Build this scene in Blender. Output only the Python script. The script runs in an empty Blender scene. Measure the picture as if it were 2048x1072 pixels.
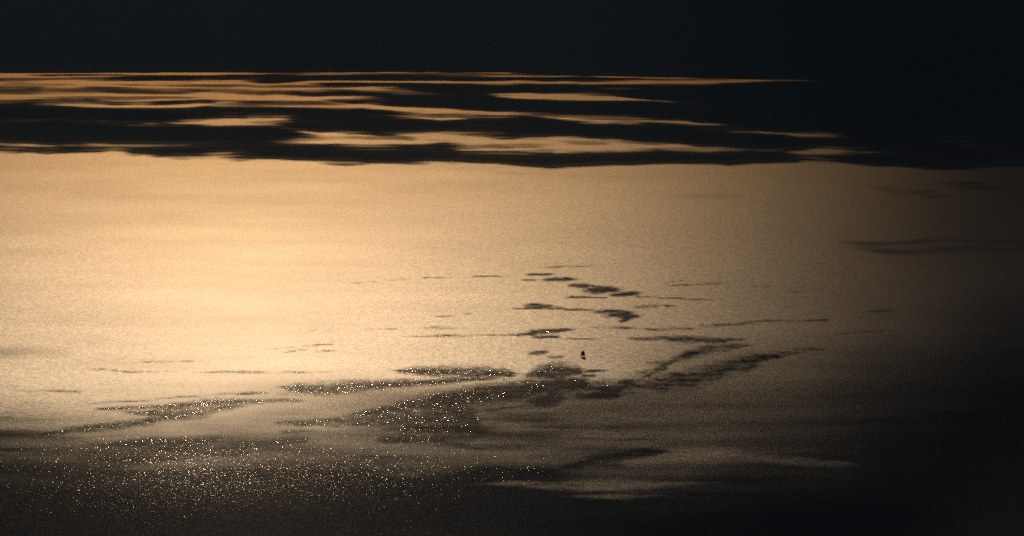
import bpy, bmesh, math, random
import numpy as np
from mathutils import Vector, Matrix

R = math.radians
scene = bpy.context.scene

# ---------------------------------------------------------------- camera
W_PX, H_PX = 2048, 1072
LENS = 100.0
F = LENS / 36.0 * W_PX                     # focal length in photograph pixels
H_CAM = 710.0                              # view point high on a coast
PITCH = math.atan((H_PX / 2 + 60.0) / F)   # level line lies 60 px above the picture's top edge
cam_d = bpy.data.cameras.new('camera')
cam_d.lens = LENS
cam_d.sensor_width = 36.0
cam_d.clip_start = 5.0
cam_d.clip_end = 600000.0
cam = bpy.data.objects.new('camera', cam_d)
scene.collection.objects.link(cam)
cam.location = (0, 0, H_CAM)
cam.rotation_euler = (math.pi / 2 - PITCH, 0, 0)
scene.camera = cam

# ---------------------------------------------------------------- sky, sun, exposure
SUN_EL, SUN_AZ = 22.0, -5.4                # degrees; azimuth from +Y, negative = left
world = bpy.data.worlds.new('World')
scene.world = world
world.use_nodes = True
wn = world.node_tree
bg = wn.nodes['Background']
sky = wn.nodes.new('ShaderNodeTexSky')
sky.sky_type = 'NISHITA'
sky.sun_disc = False
sky.sun_elevation = R(SUN_EL)
sky.sun_rotation = R(SUN_AZ)
wn.links.new(sky.outputs[0], bg.inputs[0])
bg.inputs[1].default_value = 0.05

sun_d = bpy.data.lights.new('sun', 'SUN')
sun_d.energy = 5.0
sun_d.angle = R(0.53)
sun_d.color = (1.0, 0.865, 0.735)
sun = bpy.data.objects.new('sun', sun_d)
scene.collection.objects.link(sun)
SUN_DIR = Vector((math.sin(R(SUN_AZ)) * math.cos(R(SUN_EL)), math.cos(R(SUN_AZ)) * math.cos(R(SUN_EL)), math.sin(R(SUN_EL))))
sun.rotation_euler = SUN_DIR.to_track_quat('Z', 'Y').to_euler()

scene.view_settings.view_transform = 'Standard'
scene.view_settings.look = 'None'
scene.view_settings.gamma = 1.0
scene.view_settings.use_curve_mapping = False
scene.view_settings.exposure = -1.55
scene.cycles.max_bounces = 4
scene.cycles.glossy_bounces = 2
scene.cycles.diffuse_bounces = 1
scene.cycles.transparent_max_bounces = 16
scene.cycles.volume_bounces = 0
scene.cycles.use_denoising = False
scene.cycles.sample_clamp_direct = 0

C = scene.collection


# ---------------------------------------------------------------- chart of the sea: photograph pixel <-> point on the water
def sea_at(px, py):
    """point on the water (z = 0) seen at a photograph pixel"""
    px, py = np.asarray(px, float), np.asarray(py, float)
    u, v = (px - W_PX / 2) / F, (H_PX / 2 - py) / F
    dy = math.cos(PITCH) + v * math.sin(PITCH)
    dz = -math.sin(PITCH) + v * math.cos(PITCH)
    t = -H_CAM / dz
    return u * t, dy * t


def chart(x, y):
    """inverse of sea_at"""
    zc = y * math.cos(PITCH) + H_CAM * math.sin(PITCH)
    yc = y * math.sin(PITCH) - H_CAM * math.cos(PITCH)
    zc = np.maximum(zc, 1.0)
    return W_PX / 2 + F * x / zc, H_PX / 2 - F * yc / zc


# ---------------------------------------------------------------- material helpers
def new_mat(name):
    m = bpy.data.materials.new(name)
    m.use_nodes = True
    nt = m.node_tree
    nt.nodes.clear()
    out = nt.nodes.new('ShaderNodeOutputMaterial')
    return m, nt, out


class NB:
    def __init__(self, nt):
        self.nt = nt

    def node(self, t, **kw):
        n = self.nt.nodes.new(t)
        for k, v in kw.items():
            setattr(n, k, v)
        return n

    def link(self, a, b):
        self.nt.links.new(a, b)

    def put(self, sock, v):
        if isinstance(v, (int, float, tuple)):
            sock.default_value = v
        else:
            self.link(v, sock)

    def math(self, op, a, b=None, c=None, clamp=False):
        n = self.node('ShaderNodeMath', operation=op, use_clamp=clamp)
        for i, v in enumerate((a, b, c)):
            if v is not None:
                self.put(n.inputs[i], v)
        return n.outputs[0]

    def vmath(self, op, a, b=None, scale=None):
        n = self.node('ShaderNodeVectorMath', operation=op)
        self.put(n.inputs[0], a)
        if b is not None:
            self.put(n.inputs[1], b)
        if scale is not None:
            self.put(n.inputs['Scale'], scale)
        return n.outputs[0]

    def rng(self, v, a, b, c, d, smooth=False):
        n = self.node('ShaderNodeMapRange')
        n.interpolation_type = 'SMOOTHSTEP' if smooth else 'LINEAR'
        for i, q in enumerate((v, a, b, c, d)):
            self.put(n.inputs[i], q)
        return n.outputs[0]


# ---------------------------------------------------------------- water
def water_material():
    m, nt, out = new_mat('sea_water')
    b = NB(nt)
    pos = b.node('ShaderNodeNewGeometry').outputs['Position']
    wind = b.node('ShaderNodeAttribute', attribute_name='wind').outputs['Fac']

    def cells(scale, seed):
        v = b.node('ShaderNodeTexVoronoi', voronoi_dimensions='2D', feature='F1')
        p = b.vmath('ADD', b.vmath('SCALE', pos, scale=scale), (seed * 17.3, seed * 5.1, 0.0))
        b.link(p, v.inputs['Vector'])
        v.inputs['Scale'].default_value = 1.0
        return b.vmath('SUBTRACT', v.outputs['Color'], (0.5, 0.5, 0.5))
    s = b.vmath('ADD', cells(1 / 1.3, 1), b.vmath('ADD', cells(1 / 2.3, 2), cells(1 / 4.3, 3)))
    s = b.vmath('MULTIPLY', s, (1, 1, 0))
    s2 = b.vmath('ADD', cells(1 / 0.4, 4), b.vmath('ADD', cells(1 / 0.75, 5), cells(1 / 1.3, 6)))
    s2 = b.vmath('MULTIPLY', s2, (1, 1, 0))
    dt = b.node('ShaderNodeVectorMath', operation='DOT_PRODUCT')
    b.link(s2, dt.inputs[0])
    b.link(s2, dt.inputs[1])

    def water(slopes, rough):
        p = b.node('ShaderNodeBsdfPrincipled')
        p.inputs['Base Color'].default_value = (0.004, 0.009, 0.012, 1)
        p.inputs['IOR'].default_value = 1.333
        b.put(p.inputs['Roughness'], rough)
        b.link(b.vmath('NORMALIZE', b.vmath('ADD', slopes, (0, 0, 1))), p.inputs['Normal'])
        return p.outputs[0]
    # wind-ruffled water, and calm water: nearly flat, with a few steep wavelets that catch the sun
    ruffled = water(b.vmath('SCALE', s, scale=0.11), b.rng(wind, 0, 2, 0.06, 0.94))
    chop = b.node('ShaderNodeAttribute', attribute_name='chop').outputs['Fac']
    still = water(b.vmath('SCALE', s2, scale=b.math('MULTIPLY', b.math('MULTIPLY', dt.outputs['Value'], 1.7), chop)), 0.115)
    calm = b.node('ShaderNodeAttribute', attribute_name='calm').outputs['Fac']
    # catspaws: the breeze breaks the edge of a slick into small flecks
    fl = b.node('ShaderNodeTexNoise', noise_dimensions='2D')
    fl.inputs['Detail'].default_value = 3.0
    b.link(b.vmath('MULTIPLY', pos, (1 / 10.0, 1 / 34.0, 0.0)), fl.inputs['Vector'])
    edge = b.math('MULTIPLY', b.math('MULTIPLY', calm, b.math('SUBTRACT', 1.0, calm)), 4.0)
    fac = b.math('ADD', calm, b.math('MULTIPLY', edge, b.math('MULTIPLY', b.math('SUBTRACT', fl.outputs['Fac'], 0.5), 2.2)), clamp=True)
    mix = b.node('ShaderNodeMixShader')
    b.link(fac, mix.inputs[0])
    b.link(ruffled, mix.inputs[1])
    b.link(still, mix.inputs[2])
    b.link(mix.outputs[0], out.inputs['Surface'])
    return m


def build_sea():
    rows_px = np.concatenate([[-57, -50, -40, -30, -20, -10], np.arange(0, 1080, 2.5), np.arange(1090, 2600, 40), np.arange(2600, 9000, 900)])
    yy = sea_at(np.full(rows_px.shape, W_PX / 2), rows_px)[1]
    rad = np.concatenate([[400000.0], np.maximum(yy, 20)])[::-1]
    fine = np.arange(-1350, 1351, 2.5) / F
    a0 = math.atan(fine[-1])
    ang = np.concatenate([np.linspace(-math.pi, -a0, 40)[:-1], np.arctan(fine), np.linspace(a0, math.pi, 40)[1:]])
    A, D = np.meshgrid(ang, rad)
    x, y = (D * np.sin(A)).ravel(), (D * np.cos(A)).ravel()
    nr, nc = len(rad), len(ang)
    idx = np.arange(nr * nc).reshape(nr, nc)
    q = np.stack([idx[:-1, :-1], idx[:-1, 1:], idx[1:, 1:], idx[1:, :-1]], -1).reshape(-1, 4)[:, ::-1]
    me = bpy.data.meshes.new('sea')
    me.vertices.add(len(x))
    me.vertices.foreach_set('co', np.stack([x, y, np.zeros_like(x)], 1).ravel().astype(np.float32))
    me.loops.add(q.size)
    me.loops.foreach_set('vertex_index', q.ravel().astype(np.int32))
    me.polygons.add(len(q))
    me.polygons.foreach_set('loop_start', np.arange(0, q.size, 4, dtype=np.int32))
    me.update(calc_edges=True)
    for key, val in zip(('wind', 'calm', 'chop'), wind_map(x, y)):
        me.attributes.new(key, 'FLOAT', 'POINT').data.foreach_set('value', val.astype(np.float32))
    o = bpy.data.objects.new('sea', me)
    C.objects.link(o)
    me.materials.append(water_material())
    o['kind'] = 'structure'
    o['label'] = 'wide open sea glittering in low golden sun'
    return o



# ---------------------------------------------------------------- uneven numbers for the wind and the clouds
def vnoise(x, y, seed):
    """smooth value noise, about -1..1"""
    xi, yi = np.floor(x).astype(np.int64), np.floor(y).astype(np.int64)
    fx, fy = x - xi, y - yi
    fx, fy = fx * fx * (3 - 2 * fx), fy * fy * (3 - 2 * fy)

    def h(a, b):
        n = (a * 374761393 + b * 668265263 + seed * 974711) & 0x7fffffff
        n = ((n ^ (n >> 13)) * 1274126177) & 0x7fffffff
        n = (n ^ (n >> 16)) & 0xffff
        return n / 32767.5 - 1.0
    return ((h(xi, yi) * (1 - fx) + h(xi + 1, yi) * fx) * (1 - fy) + (h(xi, yi + 1) * (1 - fx) + h(xi + 1, yi + 1) * fx) * fy)


def fbm(x, y, seed, octs=4):
    t, a, n = 0.0, 1.0, 0.0
    for k in range(octs):
        t = t + a * vnoise(x * 2 ** k + 13.7 * k, y * 2 ** k + 7.1 * k, seed + k)
        n += a
        a *= 0.55
    return t / n


def sstep(a, b, x):
    t = np.clip((x - a) / (b - a), 0, 1)
    return t * t * (3 - 2 * t)


def stroke(px, py, pts, soft=0.5, ends=12.0):
    """0..1 inside a long streak given by (x, y, half height) along the sea"""
    p = np.array(pts, float)
    yc = np.interp(px, p[:, 0], p[:, 1])
    hw = np.interp(px, p[:, 0], p[:, 2])
    x0, x1 = p[0, 0], p[-1, 0]
    end = sstep(x0 - ends, x0 + ends * 0.5, px) * (1 - sstep(x1 - ends * 0.5, x1 + ends, px))
    hw = hw * end
    d = np.abs(py - yc)
    return (1 - sstep(hw * (1 - soft), hw * (1 + soft) + 0.3, d)) * end


def ragged(f, n, k=0.42):
    """wears a soft-edged field down to tongues and gaps"""
    return sstep(0.30, 0.72, f + k * n * np.clip(4 * f, 0, 1) * np.clip(5 * (1.0 - f), 0, 1))


# ---------------------------------------------------------------- clouds above the picture; the sun comes through their gaps
GAPS = [
    [(-600, 148, 2), (0, 147.5, 2), (300, 147, 1.8), (600, 147, 2.2), (690, 146.6, 2.4), (800, 146.6, 2.2), (1000, 145, 0.9), (1060, 146, 0.4)],
    [(-600, 155, 3), (0, 154, 3), (120, 153, 1.6), (260, 152.5, 1)],
    [(-600, 172, 12), (0, 168, 10), (200, 169, 9), (400, 172, 9.5), (600, 172, 8.5), (700, 177, 4), (800, 183, 5), (860, 188, 2)],
    [(600, 163, 2), (800, 163, 2), (900, 163.5, 2), (1024, 164.5, 3.6), (1200, 166, 4.2), (1380, 163.5, 4.6), (1450, 161, 3.5), (1550, 160.5, 2), (1620, 161, 0.6)],
    [(1024, 152.5, 1.1), (1230, 152, 1.0), (1300, 154, 1.6), (1400, 157.5, 2.5)],
    [(700, 173, 2), (790, 174.5, 1.2)],
    [(-600, 196, 7), (0, 192, 8), (150, 193, 6), (300, 196, 6), (420, 194, 6), (560, 196, 6), (660, 196, 4), (760, 192, 3)],
    [(970, 187, 1.5), (1024, 190, 4.5), (1100, 193, 5), (1200, 195, 4), (1270, 199, 2), (1340, 204, 0.6)],
    [(-300, 207, 3), (0, 205, 2.6), (150, 207, 3), (230, 212, 4), (350, 211, 3), (500, 206, 3), (600, 207, 6), (660, 208, 7), (700, 211, 4), (800, 217, 4.2), (900, 222, 5), (1024, 229, 4.6), (1100, 233, 4.5), (1200, 239, 6), (1300, 243, 5), (1400, 248, 3), (1440, 252, 1.5)],
    [(760, 231, 2), (800, 233, 3), (870, 236, 4), (950, 237, 3), (1024, 236, 1.4)],
    [(10, 242, 0.8), (70, 240, 1.6), (110, 239, 1)],
    [(170, 242, 1), (230, 247, 1.6), (330, 245, 3.6), (400, 243, 7), (480, 241, 8.5), (550, 240, 7), (590, 243, 2.5)],
    [(540, 256, 1.2), (600, 261, 4), (650, 267, 6), (700, 270, 4), (760, 272, 2.6), (800, 269, 5), (860, 270, 8.5), (900, 274, 13), (1000, 285, 14), (1060, 285, 15), (1124, 286, 15), (1180, 289, 12), (1240, 291, 9), (1324, 292, 6), (1424, 291.5, 2), (1470, 292, 0.8)],
    [(585, 284, 2), (640, 284, 3.6), (700, 282, 5.5), (800, 283, 5), (900, 283, 6)],
    [(1395, 303, 1.8), (1440, 302, 3), (1490, 302.5, 1.4)],
    [(1560, 303, 3), (1650, 300, 8), (1720, 302, 6), (1780, 305, 4), (1850, 305.5, 1.2)],
    [(1440, 260, 2), (1475, 262, 3), (1540, 266, 2.8), (1600, 271, 4), (1650, 273.5, 3), (1690, 274, 1)],
    [(-600, 287, 4), (0, 288, 5), (60, 289, 5), (130, 291, 3), (155, 292, 1)],
    [(150, 285.5, 0.6), (250, 285, 0.8), (350, 285, 0.5)],
    [(250, 316, 1.5), (330, 314.5, 3), (400, 311, 3), (465, 306, 1)],
    [(600, 321, 1.5), (680, 318, 2.2), (760, 321, 1)],
    [(1860, 282, 1), (1930, 285, 2.4), (2010, 287, 1)],
]
LENSES = [      # darker streaks inside the gaps
    [(-40, 159, 1.2), (60, 158, 2.4), (200, 157.5, 1.6), (420, 158, 1.5), (600, 156.5, 3)],
    [(95, 177, 1), (150, 179, 3), (220, 180.5, 4.2), (280, 182, 3), (330, 184, 1)],
    [(-60, 174, 2), (0, 175, 1.8), (45, 175, 1)],
    [(120, 202, 1), (180, 203, 2.6), (230, 202, 1.2)],
    [(420, 183, 0.8), (520, 184, 1.4), (640, 184, 1.2)],
    [(740, 276, 1), (780, 275, 1.6), (820, 274, 0.8)],
    [(1024, 237, 2), (1100, 240, 2), (1180, 246, 1)],
    [(1130, 283, 0.7), (1180, 284, 1.2), (1220, 284, 0.8)],
    [(960, 289, 0.6), (1010, 290, 1.2), (1060, 290, 0.7)],
    [(-400, 702, 6), (0, 701, 5.5), (60, 701, 4.5), (110, 700, 3), (170, 699, 1)],
    [(1900, 367, 2), (1940, 368.5, 4.2), (1990, 370, 2)],
    [(1820, 387, 2), (1850, 387, 3), (1895, 384.5, 1.6)],
    [(1755, 376, 1.2), (1800, 381, 2)],
    [(1695, 487, 1.5), (1740, 490, 5), (1800, 491, 4), (1860, 487, 4), (1920, 484, 3), (1985, 488, 2.4), (2200, 488, 4)],
    [(990, 347.5, 0.6), (1050, 346.5, 1.0), (1110, 347.5, 0.6)],
    [(1340, 391, 2), (1400, 391, 3), (1440, 392, 2)],
]
EDGE = [(-600, 300), (0, 301), (100, 305), (200, 306), (270, 311), (350, 317), (470, 321), (600, 326), (700, 327), (850, 326), (950, 328), (1024, 334), (1090, 340), (1190, 338), (1250, 335), (1330, 333), (1420, 330), (1500, 322), (1560, 322), (1650, 326), (1750, 332), (1850, 337), (1900, 337), (2048, 330), (2700, 330)]


def cloud_density(px, py):
    """how much of the sun the cloud above this stretch of water takes away"""
    sc = np.clip((py + 60) / 380.0, 0.02, 3)
    wx = px + 60 * fbm(px / 130, py / (5 * sc), 31)
    wy = py + sc * (1.8 * fbm(px / 200, py / 9.0, 11) + 1.0 * fbm(px / 60, py / 5.0, 12))
    e = np.array(EDGE, float)
    edge = np.interp(wx, e[:, 0], e[:, 1])
    bank = 1 - sstep(edge - 15, edge + 7, wy)
    lit, around = np.zeros_like(px), np.zeros_like(px)
    for g in GAPS:
        around = np.maximum(around, stroke(wx, wy, [(a, b, c + 5 * (b + 60) / 320) for a, b, c in g], 1.0, 140))
        lit = np.maximum(lit, stroke(wx, wy, g, 1.2, 110))
    streaks = 0.6 * fbm(px / 170, py / (3.4 * sc), 41, 5) + 0.75 * fbm(px / 110, py / (1.7 * sc + 0.5), 46, 4)
    lit = ragged(lit, streaks, 1.0)
    thin = fbm(px / 280, py / (2.4 * sc + 0.4), 61, 4)
    lit = lit * (1 - 0.9 * sstep(0.10, 0.34, thin))
    lit = np.maximum(lit, 0.8 * sstep(0.22, 0.5, -fbm(px / 240, py / (2.0 * sc + 0.4), 66, 4)) * around * sstep(146, 152, py))
    bank = 1 - ragged(1 - bank, streaks, 1.3)
    d = bank * (1 - lit) * (1 - 0.001 * sstep(140, 175, py))
    for g in LENSES:
        k = 0.62 if g[0][1] > 690 else 0.9 if g[0][1] < 340 or g[0][0] > 1600 else 0.25
        d = np.maximum(d, k * stroke(wx, wy, g, 0.7, 30))
    # thin veil added, unseen, to darken the right and near water like lens fall-off
    shade_veil = 0.92 * sstep(1000, 2080, px + 60 * fbm(px / 400, py / 120, 51) + 0.2 * (py - 500)) ** 1.2
    shade_veil = np.maximum(shade_veil, 0.12 * (1 - sstep(-420, 100, px)))
    near = py + 22 * fbm(px / 420, py / 70, 52)
    shade_veil = np.maximum(shade_veil, np.interp(near, [755, 800, 850, 900, 950, 1010, 1100], [0, 0.24, 0.55, 0.78, 0.91, 0.97, 0.993]))
    thinner = np.zeros_like(px)  # the added cloud is thinned here so the ruffled patches show lighter
    for pts, v in PATCHES:
        thinner = np.maximum(thinner, stroke(px, py, [(a, b, 2.2 * c) for a, b, c in pts], 1.0, 60))
    shade_veil = shade_veil * (1 - 0.22 * thinner)
    d = 1 - (1 - np.clip(d, 0, 1)) * (1 - shade_veil)
    return np.clip(d, 0, 1)


def build_clouds():
    zc, t = 1800.0, 1800.0 / math.tan(R(SUN_EL))
    ox, oy = t * math.sin(R(SUN_AZ)), t * math.cos(R(SUN_AZ))
    rows = np.concatenate([[-57.5, -56, -53, -48, -40, -30], np.arange(-20, 130, 10), np.arange(134, 350, 0.85), np.arange(352, 520, 4), np.arange(520, 690, 10), np.arange(690, 712, 2), np.arange(715, 890, 12), np.arange(890, 1005, 4), np.arange(1008, 1250, 12)])
    cols = np.arange(-900, 2950, 8.0)
    PX, PY = np.meshgrid(cols, rows)
    x, y = sea_at(PX, PY)
    x, y = x + ox, y + oy
    d = cloud_density(PX, PY)
    nr, nc = PX.shape
    bump = 30 * fbm(x / 900, y / 900, 71) + 15 * fbm(x / 200, y / 200, 72)
    top = zc + 4 + (70 + bump) * d ** 1.5
    # added far towers, unseen, block the sky's reflection; they slope along the sun's rays
    rise = np.clip((y - 21500.0) * math.tan(R(SUN_EL)) * 0.985 - zc, 0, 11000.0) * (PY < 138)
    top = np.maximum(top, zc + rise)
    bot = zc - 4 - (18 + 0.3 * bump) * d ** 1.5
    co = np.concatenate([np.stack([x, y, top], -1).reshape(-1, 3), np.stack([x, y, bot], -1).reshape(-1, 3)])
    idx = np.arange(nr * nc).reshape(nr, nc)
    q = np.stack([idx[:-1, :-1], idx[1:, :-1], idx[1:, 1:], idx[:-1, 1:]], -1).reshape(-1, 4)
    keep = d.ravel()[q].max(1) > 0.004
    q = q[keep]
    q = np.concatenate([q, q[:, ::-1] + nr * nc])
    me = bpy.data.meshes.new('cloud_layer')
    me.from_pydata(co.tolist(), [], q.tolist())
    me.update()
    a = me.attributes.new('cloud_cover', 'FLOAT', 'POINT')
    a.data.foreach_set('value', np.concatenate([d.ravel(), d.ravel()]).astype(np.float32))
    me.polygons.foreach_set('use_smooth', [True] * len(me.polygons))
    o = bpy.data.objects.new('cloud_layer', me)
    C.objects.link(o)
    m, nt, out = new_mat('cloud_vapour')
    b = NB(nt)
    den = b.node('ShaderNodeAttribute', attribute_name='cloud_cover').outputs['Fac']
    alpha = b.math('SUBTRACT', 1.0, b.math('SQRT', b.math('SUBTRACT', 1.0, den, clamp=True)))
    tr = b.node('ShaderNodeBsdfTransparent')
    df = b.node('ShaderNodeBsdfDiffuse')
    df.inputs['Color'].default_value = (0.17, 0.19, 0.23, 1)  # grey-blue of shaded cloud undersides put into the colour
    mix = b.node('ShaderNodeMixShader')
    b.link(alpha, mix.inputs[0])
    b.link(tr.outputs[0], mix.inputs[1])
    b.link(df.outputs[0], mix.inputs[2])
    b.link(mix.outputs[0], out.inputs['Surface'])
    me.materials.append(m)
    o['kind'] = 'stuff'
    o['label'] = 'broken layer of flat clouds above the sea, with unseen thin cloud and far towers added for shade'
    return o


# ---------------------------------------------------------------- wind on the water: rough stretches, calm slicks, and darkening put in as calm
SLICKS = [
    [(1180, 655, 1.2), (1240, 655, 2), (1310, 658, 2.6), (1350, 657, 3.6), (1380, 655, 2.6), (1420, 651, 2.2), (1450, 649, 2.2), (1500, 646, 3.4), (1545, 644, 3.4), (1590, 641, 2.2), (1650, 640, 1.2)],
    [(1258, 677, 1.2), (1320, 676, 3.6), (1360, 678, 5.5), (1400, 680, 4.5), (1440, 682, 3.6), (1490, 678, 1.5)],
    [(1260, 765, 3), (1295, 752, 4), (1325, 736, 6), (1345, 721, 6), (1370, 711, 7), (1400, 704, 8.5), (1430, 698, 7.5), (1465, 694, 5), (1500, 691, 2)],
    [(1270, 772, 8), (1330, 768, 13), (1380, 762, 15), (1420, 748, 14), (1460, 735, 12), (1495, 722, 11), (1530, 713, 8), (1570, 712, 3)],
    [(1056, 709, 1.4), (1080, 703, 2.6), (1092, 700, 1.6)], [(1098, 713, 1.4), (1124, 715, 1.2)], [(1165, 741, 2), (1200, 742, 1.4)],
    [(785, 740, 1.6), (830, 742, 5.5), (880, 744, 8), (930, 746, 10), (970, 746, 9.5), (1010, 747, 7), (1036, 748, 3)],
    [(1045, 755, 3), (1060, 750, 7), (1080, 747, 13), (1110, 748, 18), (1140, 744, 13), (1165, 741, 4)],
    [(565, 774, 2.5), (600, 777, 7.5), (650, 778, 9.5), (720, 773, 8.5), (800, 768, 6.5), (860, 765, 5), (920, 760, 3.6), (985, 757, 1.6)],
    [(320, 797, 1.2), (400, 792, 1.8), (480, 788, 2.6), (560, 786, 3.6), (620, 787, 4)], [(240, 802, 1.2), (325, 801, 1)],
    [(195, 817, 1.4), (260, 815, 2.8), (330, 813, 3.8), (400, 808, 6), (440, 806, 7.5), (490, 804, 4), (560, 801, 2.6), (605, 801, 1.6)],
    [(245, 823, 1.5), (290, 826, 4), (330, 826, 9), (360, 827, 10), (400, 824, 9), (430, 819, 6), (490, 812, 2.4)],
    [(80, 869, 3), (160, 858, 5.5), (230, 851, 6.5), (290, 844, 5), (330, 837, 4.5), (380, 832, 6)],
    [(195, 892, 3), (290, 887, 7), (340, 890, 9.5), (390, 886, 8.5), (440, 879, 4)], [(420, 897, 2.5), (480, 893, 5), (520, 890, 6), (560, 884, 7.5), (612, 879, 5)],
    [(350, 903, 4), (400, 904, 7), (450, 906, 8), (500, 903, 4)],
    [(960, 800, 8), (1040, 786, 12), (1120, 772, 14), (1200, 779, 13), (1300, 768, 13), (1400, 752, 15), (1480, 730, 12), (1560, 710, 5)],
    # fine lines on the bright water
    [(165, 737, 0.8), (210, 739, 1.3), (260, 743, 2.2), (300, 744, 1.4), (400, 744, 1.3), (500, 744, 1.8), (550, 744, 1.7), (600, 744, 1.3), (665, 744, 0.8)],
    [(280, 723, 1.5), (345, 724, 1.6)], [(360, 722, 0.8), (400, 722, 0.7)], [(30, 781, 0.8), (70, 783, 1.8), (110, 783, 2.2), (165, 783, 1.2)],
    [(20, 806, 1), (130, 805, 1)], [(0, 833, 1.3), (20, 832, 1.2)], [(10, 824, 1), (50, 823, 1)], [(175, 807, 1), (230, 803, 1.2)],
    [(520, 699, 0.8), (600, 693, 1.1), (675, 687, 0.7)], [(562, 706, 1.2), (595, 700, 1.2)], [(640, 703, 1.2), (662, 701, 1.2)],
    [(620, 661, 0.7), (750, 658, 0.9), (830, 656, 1.3), (880, 655, 2.6), (910, 656, 2.6), (930, 655, 1)], [(820, 673, 0.9), (900, 671, 2.2), (930, 672, 1.4)], [(940, 670, 0.9), (1040, 670, 1)],
    [(700, 567, 0.7), (780, 560, 0.9), (850, 556, 0.9), (1010, 552, 0.9)], [(1000, 541, 0.7), (1090, 535, 0.9), (1225, 529, 0.7)], [(885, 633, 0.9), (945, 626, 0.9)],
    [(1340, 571, 1), (1430, 568, 1.6), (1470, 563, 1)], [(1510, 573, 1.4), (1545, 572, 1)], [(1560, 584, 1), (1610, 583, 1.6)], [(1340, 566, 0.8), (1360, 561, 1.3)],
    [(1600, 672, 1.2), (1680, 668, 2), (1770, 661, 1.2)], [(1560, 615, 1), (1590, 616, 1.6), (1615, 615, 1)], [(1730, 624, 2), (1790, 621, 2.6)],
    # broad calm tongues nearer by
    [(555, 846, 3), (620, 846, 5), (700, 842, 8), (770, 838, 16), (820, 836, 22), (880, 834, 32), (930, 836, 32), (965, 845, 12)],
    [(715, 828, 3), (770, 820, 8), (830, 808, 10), (900, 797, 14), (960, 788, 14), (1020, 780, 12), (1080, 772, 16), (1130, 768, 18), (1180, 772, 10)],
    [(750, 877, 4), (830, 874, 9), (880, 880, 8), (940, 889, 4)], [(560, 862, 2.5), (600, 862, 3.6), (640, 860, 2)],
    [(1140, 791, 2.4), (1172, 791, 2)],
    [(930, 829, 3), (1000, 818, 3.6), (1060, 808, 2.4)], [(1010, 857, 1.6), (1130, 853, 1.8)],
    [(895, 893, 2.4), (950, 895, 3), (985, 895, 1.6)], [(1000, 897, 2.4), (1035, 895, 3.4), (1070, 893, 1.6)],
    [(1050, 941, 2.4), (1110, 937, 3.6), (1150, 928, 6), (1180, 918, 8.5), (1230, 910, 8.5), (1290, 903, 5.5), (1330, 901, 2.4)], [(1205, 884, 1.8), (1250, 881, 3), (1325, 879, 1.6)],
    [(1060, 967, 1.2), (1110, 968, 2), (1170, 970, 1.2)], [(1180, 983, 2), (1280, 982, 2.4), (1350, 980, 1)],
]
FLECKS = [      # short dark flecks of a winding slick: x, y, half width, half height
    (1085, 549, 30, 3), (1060, 560, 14, 1.5), (1120, 559, 26, 5), (1165, 571, 22, 6), (1205, 580, 34, 9), (1195, 573, 16, 3), (1248, 588, 28, 6), (1290, 594, 25, 2.5), (1345, 596, 30, 1.6), (1400, 599, 30, 2.2),
    (1158, 594, 22, 3), (1190, 595, 18, 2), (1065, 610, 18, 4.5), (1080, 614, 24, 5.5), (1045, 618, 18, 2), (1115, 617, 22, 2.6), (1160, 619, 30, 2.2), (1215, 623, 26, 5.5), (1238, 629, 24, 8), (1262, 634, 18, 6), (1252, 642, 12, 3),
    (1300, 613, 22, 4), (1340, 612, 18, 1.6), (1085, 664, 28, 7), (1120, 660, 24, 4.5), (1060, 668, 20, 4), (1090, 674, 26, 4), (1160, 677, 28, 1.8), (1030, 671, 22, 1.4),
    (1078, 704, 18, 4), (1064, 708, 12, 2), (1113, 714, 16, 2.2), (1185, 742, 26, 4), (1150, 760, 26, 8), (1175, 752, 18, 3), (1230, 776, 40, 9), (1200, 790, 50, 10), (1255, 764, 20, 5),
    (1320, 726, 24, 5), (1298, 744, 26, 6), (1350, 748, 30, 5), (1580, 706, 30, 5), (1620, 698, 30, 3), (1110, 775, 40, 12), (1095, 800, 30, 18), (1040, 792, 40, 8),
]
PATCHES = [     # breeze-ruffled stretches in the calm near water: streak, roughness
    ([(980, 969, 1.6), (1050, 968, 4), (1100, 972, 5), (1160, 973, 8), (1230, 972, 9), (1330, 970, 5), (1420, 968, 2)], 0.25),
    ([(1160, 993, 2), (1240, 994, 4.5), (1320, 990, 1.6)], 0.3),
    ([(1250, 925, 6), (1340, 914, 11), (1400, 912, 14), (1460, 911, 11), (1540, 918, 6), (1700, 930, 4)], 0.35),
    ([(250, 941, 3), (330, 934, 7), (400, 925, 10), (460, 930, 5), (520, 937, 2)], 0.5),
]
GRID_X = np.array([0, 200, 400, 600, 800, 1000, 1200, 1400, 1600, 1800, 2048.])
GRID_Y = np.array([150, 240, 345, 450, 550, 650, 740, 800, 850, 900, 950, 1000, 1060.])
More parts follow.
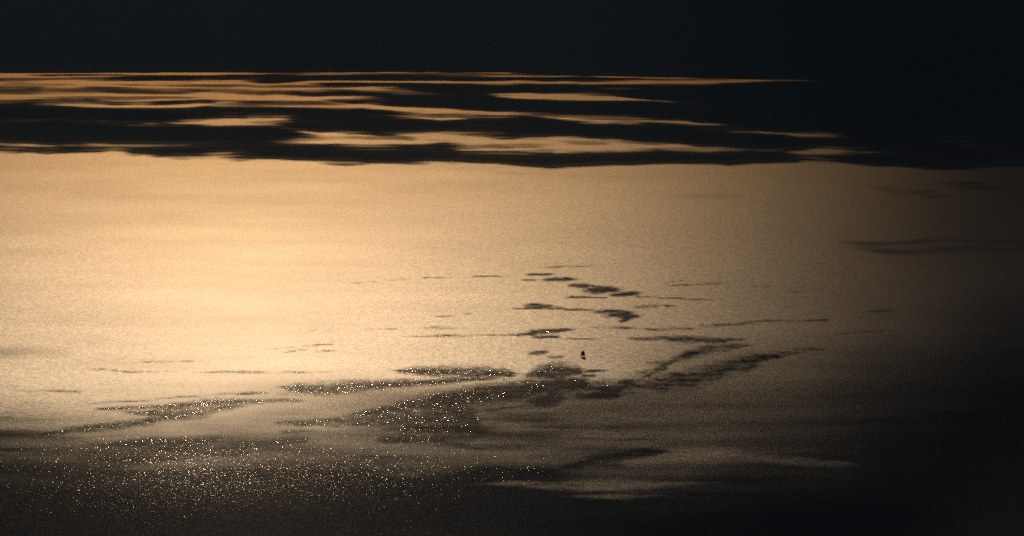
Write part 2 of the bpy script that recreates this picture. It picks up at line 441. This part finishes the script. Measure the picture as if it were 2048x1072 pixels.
GRID_CALM_FALLOFF = np.array([  # calm share also stands in for darkening: lens fall-off right, dim bottom
    [0.00, 0.00, 0.00, 0.00, 0.00, 0.00, 0.00, 0.00, 0.00, 0.00, 0.00],
    [0.00, 0.00, 0.00, 0.00, 0.00, 0.00, 0.00, 0.00, 0.00, 0.00, 0.00],
    [0.00, 0.00, 0.00, 0.00, 0.00, 0.00, 0.00, 0.00, 0.00, 0.00, 0.00],
    [0.00, 0.00, 0.00, 0.00, 0.00, 0.00, 0.00, 0.00, 0.00, 0.00, 0.00],
    [0.00, 0.00, 0.00, 0.00, 0.00, 0.00, 0.00, 0.00, 0.00, 0.00, 0.00],
    [0.00, 0.08, 0.08, 0.06, 0.01, 0.00, 0.00, 0.00, 0.00, 0.10, 0.51],
    [0.00, 0.08, 0.06, 0.03, 0.00, 0.00, 0.09, 0.40, 0.40, 0.61, 0.84],
    [0.05, 0.01, 0.04, 0.31, 0.66, 0.82, 0.82, 0.76, 0.71, 0.78, 0.96],
    [0.35, 0.27, 0.33, 0.43, 0.64, 0.80, 0.81, 0.78, 0.83, 0.90, 1.00],
    [0.81, 0.66, 0.73, 0.41, 0.51, 0.60, 0.63, 0.73, 0.82, 0.94, 1.00],
    [0.88, 0.93, 1.00, 1.00, 1.00, 1.00, 0.80, 0.71, 0.84, 0.95, 1.00],
    [1.00, 1.00, 1.00, 1.00, 1.00, 1.00, 0.93, 0.85, 0.89, 0.96, 1.00],
    [1.00, 1.00, 1.00, 1.00, 1.00, 1.00, 1.00, 0.96, 0.97, 1.00, 1.00],
])


def grid_calm_falloff(px, py):
    gx = np.clip(np.interp(px, GRID_X, np.arange(len(GRID_X))), 0, len(GRID_X) - 1.001)
    gy = np.clip(np.interp(py, GRID_Y, np.arange(len(GRID_Y))), 0, len(GRID_Y) - 1.001)
    i, j = gx.astype(int), gy.astype(int)
    fx, fy = gx - i, gy - j
    fx, fy = fx * fx * (3 - 2 * fx), fy * fy * (3 - 2 * fy)
    G = GRID_CALM_FALLOFF
    return (G[j, i] * (1 - fx) + G[j, i + 1] * fx) * (1 - fy) + (G[j + 1, i] * (1 - fx) + G[j + 1, i + 1] * fx) * fy


CALIBRATE = None


def wind_map(x, y):
    """roughness of the ruffled water, share of calm water, slope of the calm water's wavelets"""
    px, py = chart(x, y)
    ahead = y > 50
    px, py = np.where(ahead, px, 0.0), np.where(ahead, py, 3000.0)
    px, py = np.clip(px, -3000, 5000), np.clip(py, -60, 4000)
    low = sstep(770, 860, py)
    wx = px + 14 * fbm(px / 50, py / 9, 81) + 30 * low * fbm(px / 160, py / 24, 82)
    wy = py + 1.2 * fbm(px / 40, py / 5, 83) + 1.2 * fbm(px / 14, py / 4, 84) + 7 * low * fbm(px / 150, py / 18, 85)
    wind = np.interp(py, [100, 150, 240, 345, 450, 550, 740], [1.42, 1.40, 1.29, 1.18, 1.10, 1.03, 1.00])
    wind = wind * (1 + 0.05 * fbm(px / 300, py / 22, 86))
    slick = np.zeros_like(px)
    calm = grid_calm_falloff(px + 50 * low * fbm(px / 200, py / 26, 88), wy + 48 * low * fbm(px / 280, py / 40, 89))
    if CALIBRATE is None:
        calm = calm + calm * (1 - calm) * (0.4 + 2.0 * low * (1 - 0.6 * sstep(1050, 1350, px))) * fbm(px / 210, py / 15, 87, 5)
        for pts, v in PATCHES:
            k = np.clip(stroke(wx, wy, pts, 1.0, 60) * (0.95 + 0.9 * fbm(px / 60, py / 5, 95)), 0, 1)
            calm = calm + (v - calm) * k * (calm > v)
        broken = fbm(px / 46, py / 6, 92, 4)
        for cx, cy, rx, ry in FLECKS:
            e = ((wx - cx + 1.5 * (wy - cy)) / (1.3 * rx)) ** 2 + ((wy - cy) / ry) ** 2
            slick = np.maximum(slick, (1 - sstep(0.1, 1.3, e)) * (1.0 if cx < 1290 else 0.7))
        for pts in SLICKS:
            big = max(p[2] for p in pts)
            if big > 5:
                pts = [(a, b, c * 1.2) for a, b, c in pts]
            xm, ym = pts[len(pts) // 2][:2]
            k = (1.0 if big > 3 else 0.85) * (0.8 if xm > 1250 else 1.0) * (0.6 if xm > 1520 else 1.0) * (0.9 if ym > 800 else 1.0)
            f = stroke(wx, wy, pts, 0.8, 26) * k
            if big <= 4.5:
                f = f * sstep(-0.5, 0.35, broken)
            slick = np.maximum(slick, f)
        slick = np.where(slick > 0, np.clip(slick + 0.55 * np.clip(4 * slick * (1.1 - slick), 0, 1) * (fbm(px / 30, py / 3.5, 91, 4) + 0.6 * fbm(px / 9, py / 3, 93, 2)), 0, 1), 0)
        calm = 1 - (1 - np.clip(calm, 0, 1)) * (1 - 0.96 * slick)
    else:
        calm = np.full_like(calm, CALIBRATE)
    # wavelets flattened nearby and at right to darken the water; loose sparkle fades
    loose = sstep(850, 930, wy) * (1 - 0.95 * sstep(955, 1065, wy + 0.05 * (px - 400)))
    chop = (0.013 + 0.022 * np.maximum(np.clip(slick, 0, 1) * (1 - 0.25 * sstep(790, 830, wy)), 0.95 * loose)) * (1 - 0.7 * sstep(1200, 1900, px))
    return wind, np.clip(calm, 0, 1), chop


build_clouds()
build_sea()


# ---------------------------------------------------------------- sailboats
def plain(name, col, rough=0.5, grain=8.0, vary=0.12):
    m, nt, out = new_mat(name)
    b = NB(nt)
    p = b.node('ShaderNodeBsdfPrincipled')
    n = b.node('ShaderNodeTexNoise')
    n.inputs['Scale'].default_value = grain
    tc = b.node('ShaderNodeTexCoord')
    b.link(tc.outputs['Object'], n.inputs['Vector'])
    mx = b.node('ShaderNodeMix', data_type='RGBA')
    b.link(n.outputs['Fac'], mx.inputs[0])
    mx.inputs[6].default_value = (*[c * (1 - vary) for c in col], 1)
    mx.inputs[7].default_value = (*[min(1, c * (1 + vary)) for c in col], 1)
    b.link(mx.outputs[2], p.inputs['Base Color'])
    p.inputs['Roughness'].default_value = rough
    b.link(p.outputs[0], out.inputs['Surface'])
    return m


def part(name, verts, faces, mat, parent, smooth=False):
    me = bpy.data.meshes.new(name)
    me.from_pydata([tuple(v) for v in verts], [], faces)
    bm = bmesh.new()
    bm.from_mesh(me)
    bmesh.ops.recalc_face_normals(bm, faces=bm.faces)
    bm.to_mesh(me)
    bm.free()
    if smooth:
        me.polygons.foreach_set('use_smooth', [True] * len(me.polygons))
    o = bpy.data.objects.new(name, me)
    C.objects.link(o)
    o.parent = parent
    me.materials.append(mat)
    return o


def loft(rings, close=True):
    """skin of equal rings of points, ends capped"""
    n = len(rings[0])
    v = [p for r in rings for p in r]
    f = []
    for i in range(len(rings) - 1):
        for k in range(n if close else n - 1):
            a, b = i * n + k, i * n + (k + 1) % n
            f.append((a, b, b + n, a + n))
    if close:
        f.append(tuple(range(n)))
        f.append(tuple(range((len(rings) - 1) * n, len(rings) * n)))
    return v, f


def rod(p0, p1, r0, r1, n=8):
    p0, p1 = Vector(p0), Vector(p1)
    q = (p1 - p0).to_track_quat('Z', 'Y')
    return loft([[p + q @ Vector((r * math.cos(2 * math.pi * k / n), r * math.sin(2 * math.pi * k / n), 0)) for k in range(n)] for p, r in ((p0, r0), (p1, r1))])


def sail(luff, leech, belly, rows=14, cols=8, thick=0.03):
    """cloth between two edge curves (functions of 0..1), bellied out along y; a thin closed skin"""
    front, back = [], []
    for i in range(rows + 1):
        t = i / rows
        a, b = Vector(luff(t)), Vector(leech(t))
        for k in range(cols + 1):
            u = k / cols
            p = a.lerp(b, u)
            p.y += belly * 4 * u * (1 - u) * (1 - 0.75 * t) * (1 - 0.3 * u)
            front.append(p + Vector((0, thick / 2, 0)))
            back.append(p - Vector((0, thick / 2, 0)))
    n = cols + 1
    N = len(front)
    f = []
    for i in range(rows):
        for k in range(cols):
            a = i * n + k
            f.append((a, a + 1, a + n + 1, a + n))
            f.append((N + a, N + a + n, N + a + n + 1, N + a + 1))
    rim = [k for k in range(n)] + [i * n + cols for i in range(1, rows + 1)] + [rows * n + k for k in range(cols - 1, -1, -1)] + [i * n for i in range(rows - 1, 0, -1)]
    for a, b in zip(rim, rim[1:] + rim[:1]):
        f.append((a, N + a, N + b, b))
    return front + back, f


MAT_HULL = plain('hull_paint', (0.03, 0.04, 0.06), 0.35)
MAT_WHITE = plain('deck_gelcoat', (0.70, 0.69, 0.66), 0.45)
MAT_SAIL = plain('sail_cloth', (0.30, 0.26, 0.22), 0.85, 3.0, 0.2)
MAT_SPAR = plain('spar_metal', (0.16, 0.16, 0.17), 0.4)
MAT_GLASS = plain('cabin_glass', (0.02, 0.025, 0.03), 0.15)


def make_sailboat():
    root = bpy.data.objects.new('sailboat', None)
    C.objects.link(root)
    # hull: sections from bow (-x) to stern
    rings = []
    for i in range(17):
        t = i / 16
        x = -4.9 + 9.6 * t
        half = 1.55 * (math.sin(math.pi * min(1, t * 1.12 + 0.0) / 2) ** 0.75 if t < 0.8 else 1 - 0.28 * ((t - 0.8) / 0.2) ** 1.5) + 0.02
        sheer = 1.35 - 0.5 * t + 0.22 * t * t
        keel = -0.45 * math.sin(math.pi * min(1, t + 0.04)) ** 0.8 if t < 0.97 else -0.02
        keel = keel if t > 0.02 else 0.1
        ring = []
        for k in range(11):
            a = math.pi * k / 10
            ring.append((x + (-0.35 * (1 - t) ** 6) * (1 - math.sin(a)), -half * math.cos(a) * (1 - 0.12 * math.sin(a)), sheer - (sheer - keel) * math.sin(a) ** 0.8))
        rings.append(ring)
    hv, hf = loft(rings)
    hull = part('hull', hv, hf, MAT_HULL, root, True)
    # white rubbing strake, a sub-part along both sides
    for sgn in (0, 10):
        side = [Vector(r[sgn]) for r in rings]
        sv, sf = loft([[p + Vector((0, math.copysign(a, p.y), b)) for a, b in ((0.0, -0.16), (0.05, -0.16), (0.05, -0.06), (0.0, -0.06))] for p in side])
        part('rubbing_strake', sv, sf, MAT_WHITE, hull)
    # deck, coach roof, cockpit coaming
    dk = [[(r[0][0], r[0][1] * 0.97, r[0][2] + 0.03), (r[0][0], 0, r[0][2] + 0.10), (r[10][0], r[10][1] * 0.97, r[10][2] + 0.03), (r[10][0], 0, r[10][2] - 0.05)] for r in rings]
    part('deck', *loft(dk), MAT_WHITE, root)
    cab = []
    for x, w, h in ((-2.6, 0.55, 0.12), (-2.0, 0.85, 0.46), (-0.5, 1.0, 0.62), (1.0, 1.0, 0.66), (1.25, 0.98, 0.60), (1.3, 0.95, 0.10)):
        z = 1.06
        cab.append([(x, -w, z), (x, -w * 0.86, z + h * 0.9), (x, -w * 0.4, z + h), (x, w * 0.4, z + h), (x, w * 0.86, z + h * 0.9), (x, w, z)])
    cabin = part('cabin', *loft(cab), MAT_WHITE, root)
    for sgn in (-1, 1):
        for x0 in (-1.5, -0.4, 0.45):
            y0, y1 = sgn * 1.0, sgn * 0.90
            v = [(x0, y0, 1.24), (x0 + 0.6, y0, 1.24), (x0 + 0.6, y1, 1.52), (x0, y1, 1.52)]
            v = [Vector(p) + Vector((0, sgn * d, 0)) for d in (0.0, 0.03) for p in v]
            part('window', v, [(0, 1, 2, 3), (4, 5, 6, 7), (0, 1, 5, 4), (1, 2, 6, 5), (2, 3, 7, 6), (3, 0, 4, 7)], MAT_GLASS, cabin)
    for sgn in (-1, 1):
        v, f = loft([[(x, sgn * (w + a), z + b) for a, b in ((0, 0), (0.14, 0), (0.12, 0.34), (0.02, 0.34))] for x, w, z in ((1.4, 0.95, 1.02), (2.6, 0.98, 1.0), (4.0, 0.86, 1.03))])
        part('cockpit_coaming', v, f, MAT_WHITE, root)
    # spars, sails, rigging
    mx = -0.25
    part('mast', *rod((mx, 0, 1.0), (mx - 0.12, 0, 13.2), 0.12, 0.07), MAT_SPAR, root)
    part('boom', *rod((mx, 0, 2.7), (mx + 4.5, 0.75, 2.9), 0.10, 0.08), MAT_SPAR, root)
    part('mainsail', *sail(lambda t: (mx - 0.12 * t + 0.12, 0.02, 2.85 + 10.1 * t),
                           lambda t: (mx + 0.15 + 4.5 * (1 - t) ** 0.38 * (1 - 0.10 * (1 - t)), 0.72 * (1 - t) ** 0.8, 3.0 + 10.0 * t), 0.55), MAT_SAIL, root, True)
    part('headsail', *sail(lambda t: (mx - 0.22 - 4.4 * (1 - t) ** 0.38 * (1 - 0.08 * (1 - t)), 0.0, 2.75 + 9.7 * t),
                           lambda t: (mx - 0.05 + 0.9 * (1 - t) ** 1.2, 0.75 * (1 - t) + 0.18, 2.85 + 9.5 * t), 0.9), MAT_SAIL, root, True)
    part('forestay', *rod((-4.75, 0, 1.4), (mx - 0.12, 0, 12.6), 0.02, 0.02, 5), MAT_SPAR, root)
    part('backstay', *rod((4.6, 0, 1.05), (mx - 0.12, 0, 13.1), 0.02, 0.02, 5), MAT_SPAR, root)
    for sgn in (-1, 1):
        part('shroud', *rod((mx + 0.2, sgn * 1.45, 1.1), (mx - 0.1, 0.0, 11.0), 0.018, 0.018, 5), MAT_SPAR, root)
    part('rudder', *loft([[(4.45, -0.05, z), (4.45, 0.05, z), (5.0, 0.03, z), (5.0, -0.03, z)] for z in (-0.6, 0.75)]), MAT_HULL, root)
    part('tiller', *rod((4.6, 0, 1.15), (3.5, 0.1, 1.4), 0.04, 0.03, 6), MAT_SPAR, root)
    return root


def copy_thing(o):
    """a thing with copies of its parts and their pieces"""
    r = o.copy()
    C.objects.link(r)
    for ch in list(o.children):
        c = ch.copy()
        C.objects.link(c)
        c.parent = r
        for g in list(ch.children):
            d = g.copy()
            C.objects.link(d)
            d.parent = c
    return r


def place(o, px, py, turn, label):
    x, y = sea_at(px, py)
    o.location = (float(x), float(y), -0.12)
    o.rotation_euler = (R(3), 0, R(turn))
    o['label'] = label
    o['category'] = 'sailboat'
    o['group'] = 'sailboats on the open sea'


boat = make_sailboat()
far_boat = copy_thing(boat)
place(boat, 1166, 715, 5, 'larger dark sailboat on the golden water above the smooth grey slicks')
place(far_boat, 1975, 361, 78, 'tiny distant sailboat near the right edge, below the band of cloud shadow')


# ---------------------------------------------------------------- haze
def build_haze():
    me = bpy.data.meshes.new('haze')
    bm = bmesh.new()
    bmesh.ops.create_cube(bm, size=1.0)
    bmesh.ops.scale(bm, vec=(820000, 820000, 726), verts=bm.verts)
    bmesh.ops.translate(bm, vec=(0, 0, 362), verts=bm.verts)
    bm.to_mesh(me)
    bm.free()
    o = bpy.data.objects.new('haze', me)
    C.objects.link(o)
    m, nt, out = new_mat('haze_air')
    v = nt.nodes.new('ShaderNodeVolumePrincipled')
    v.inputs['Color'].default_value = (0.0155, 0.0285, 0.051, 1)
    v.inputs['Absorption Color'].default_value = (0.656, 0.285, 0.004, 1)
    v.inputs['Density'].default_value = HAZE
    v.inputs['Anisotropy'].default_value = 0.25
    nt.links.new(v.outputs[0], out.inputs['Volume'])
    me.materials.append(m)
    o['kind'] = 'stuff'
    o['label'] = 'thin warm haze lying over the sea'
    return o


HAZE = 1.2e-4
build_haze()
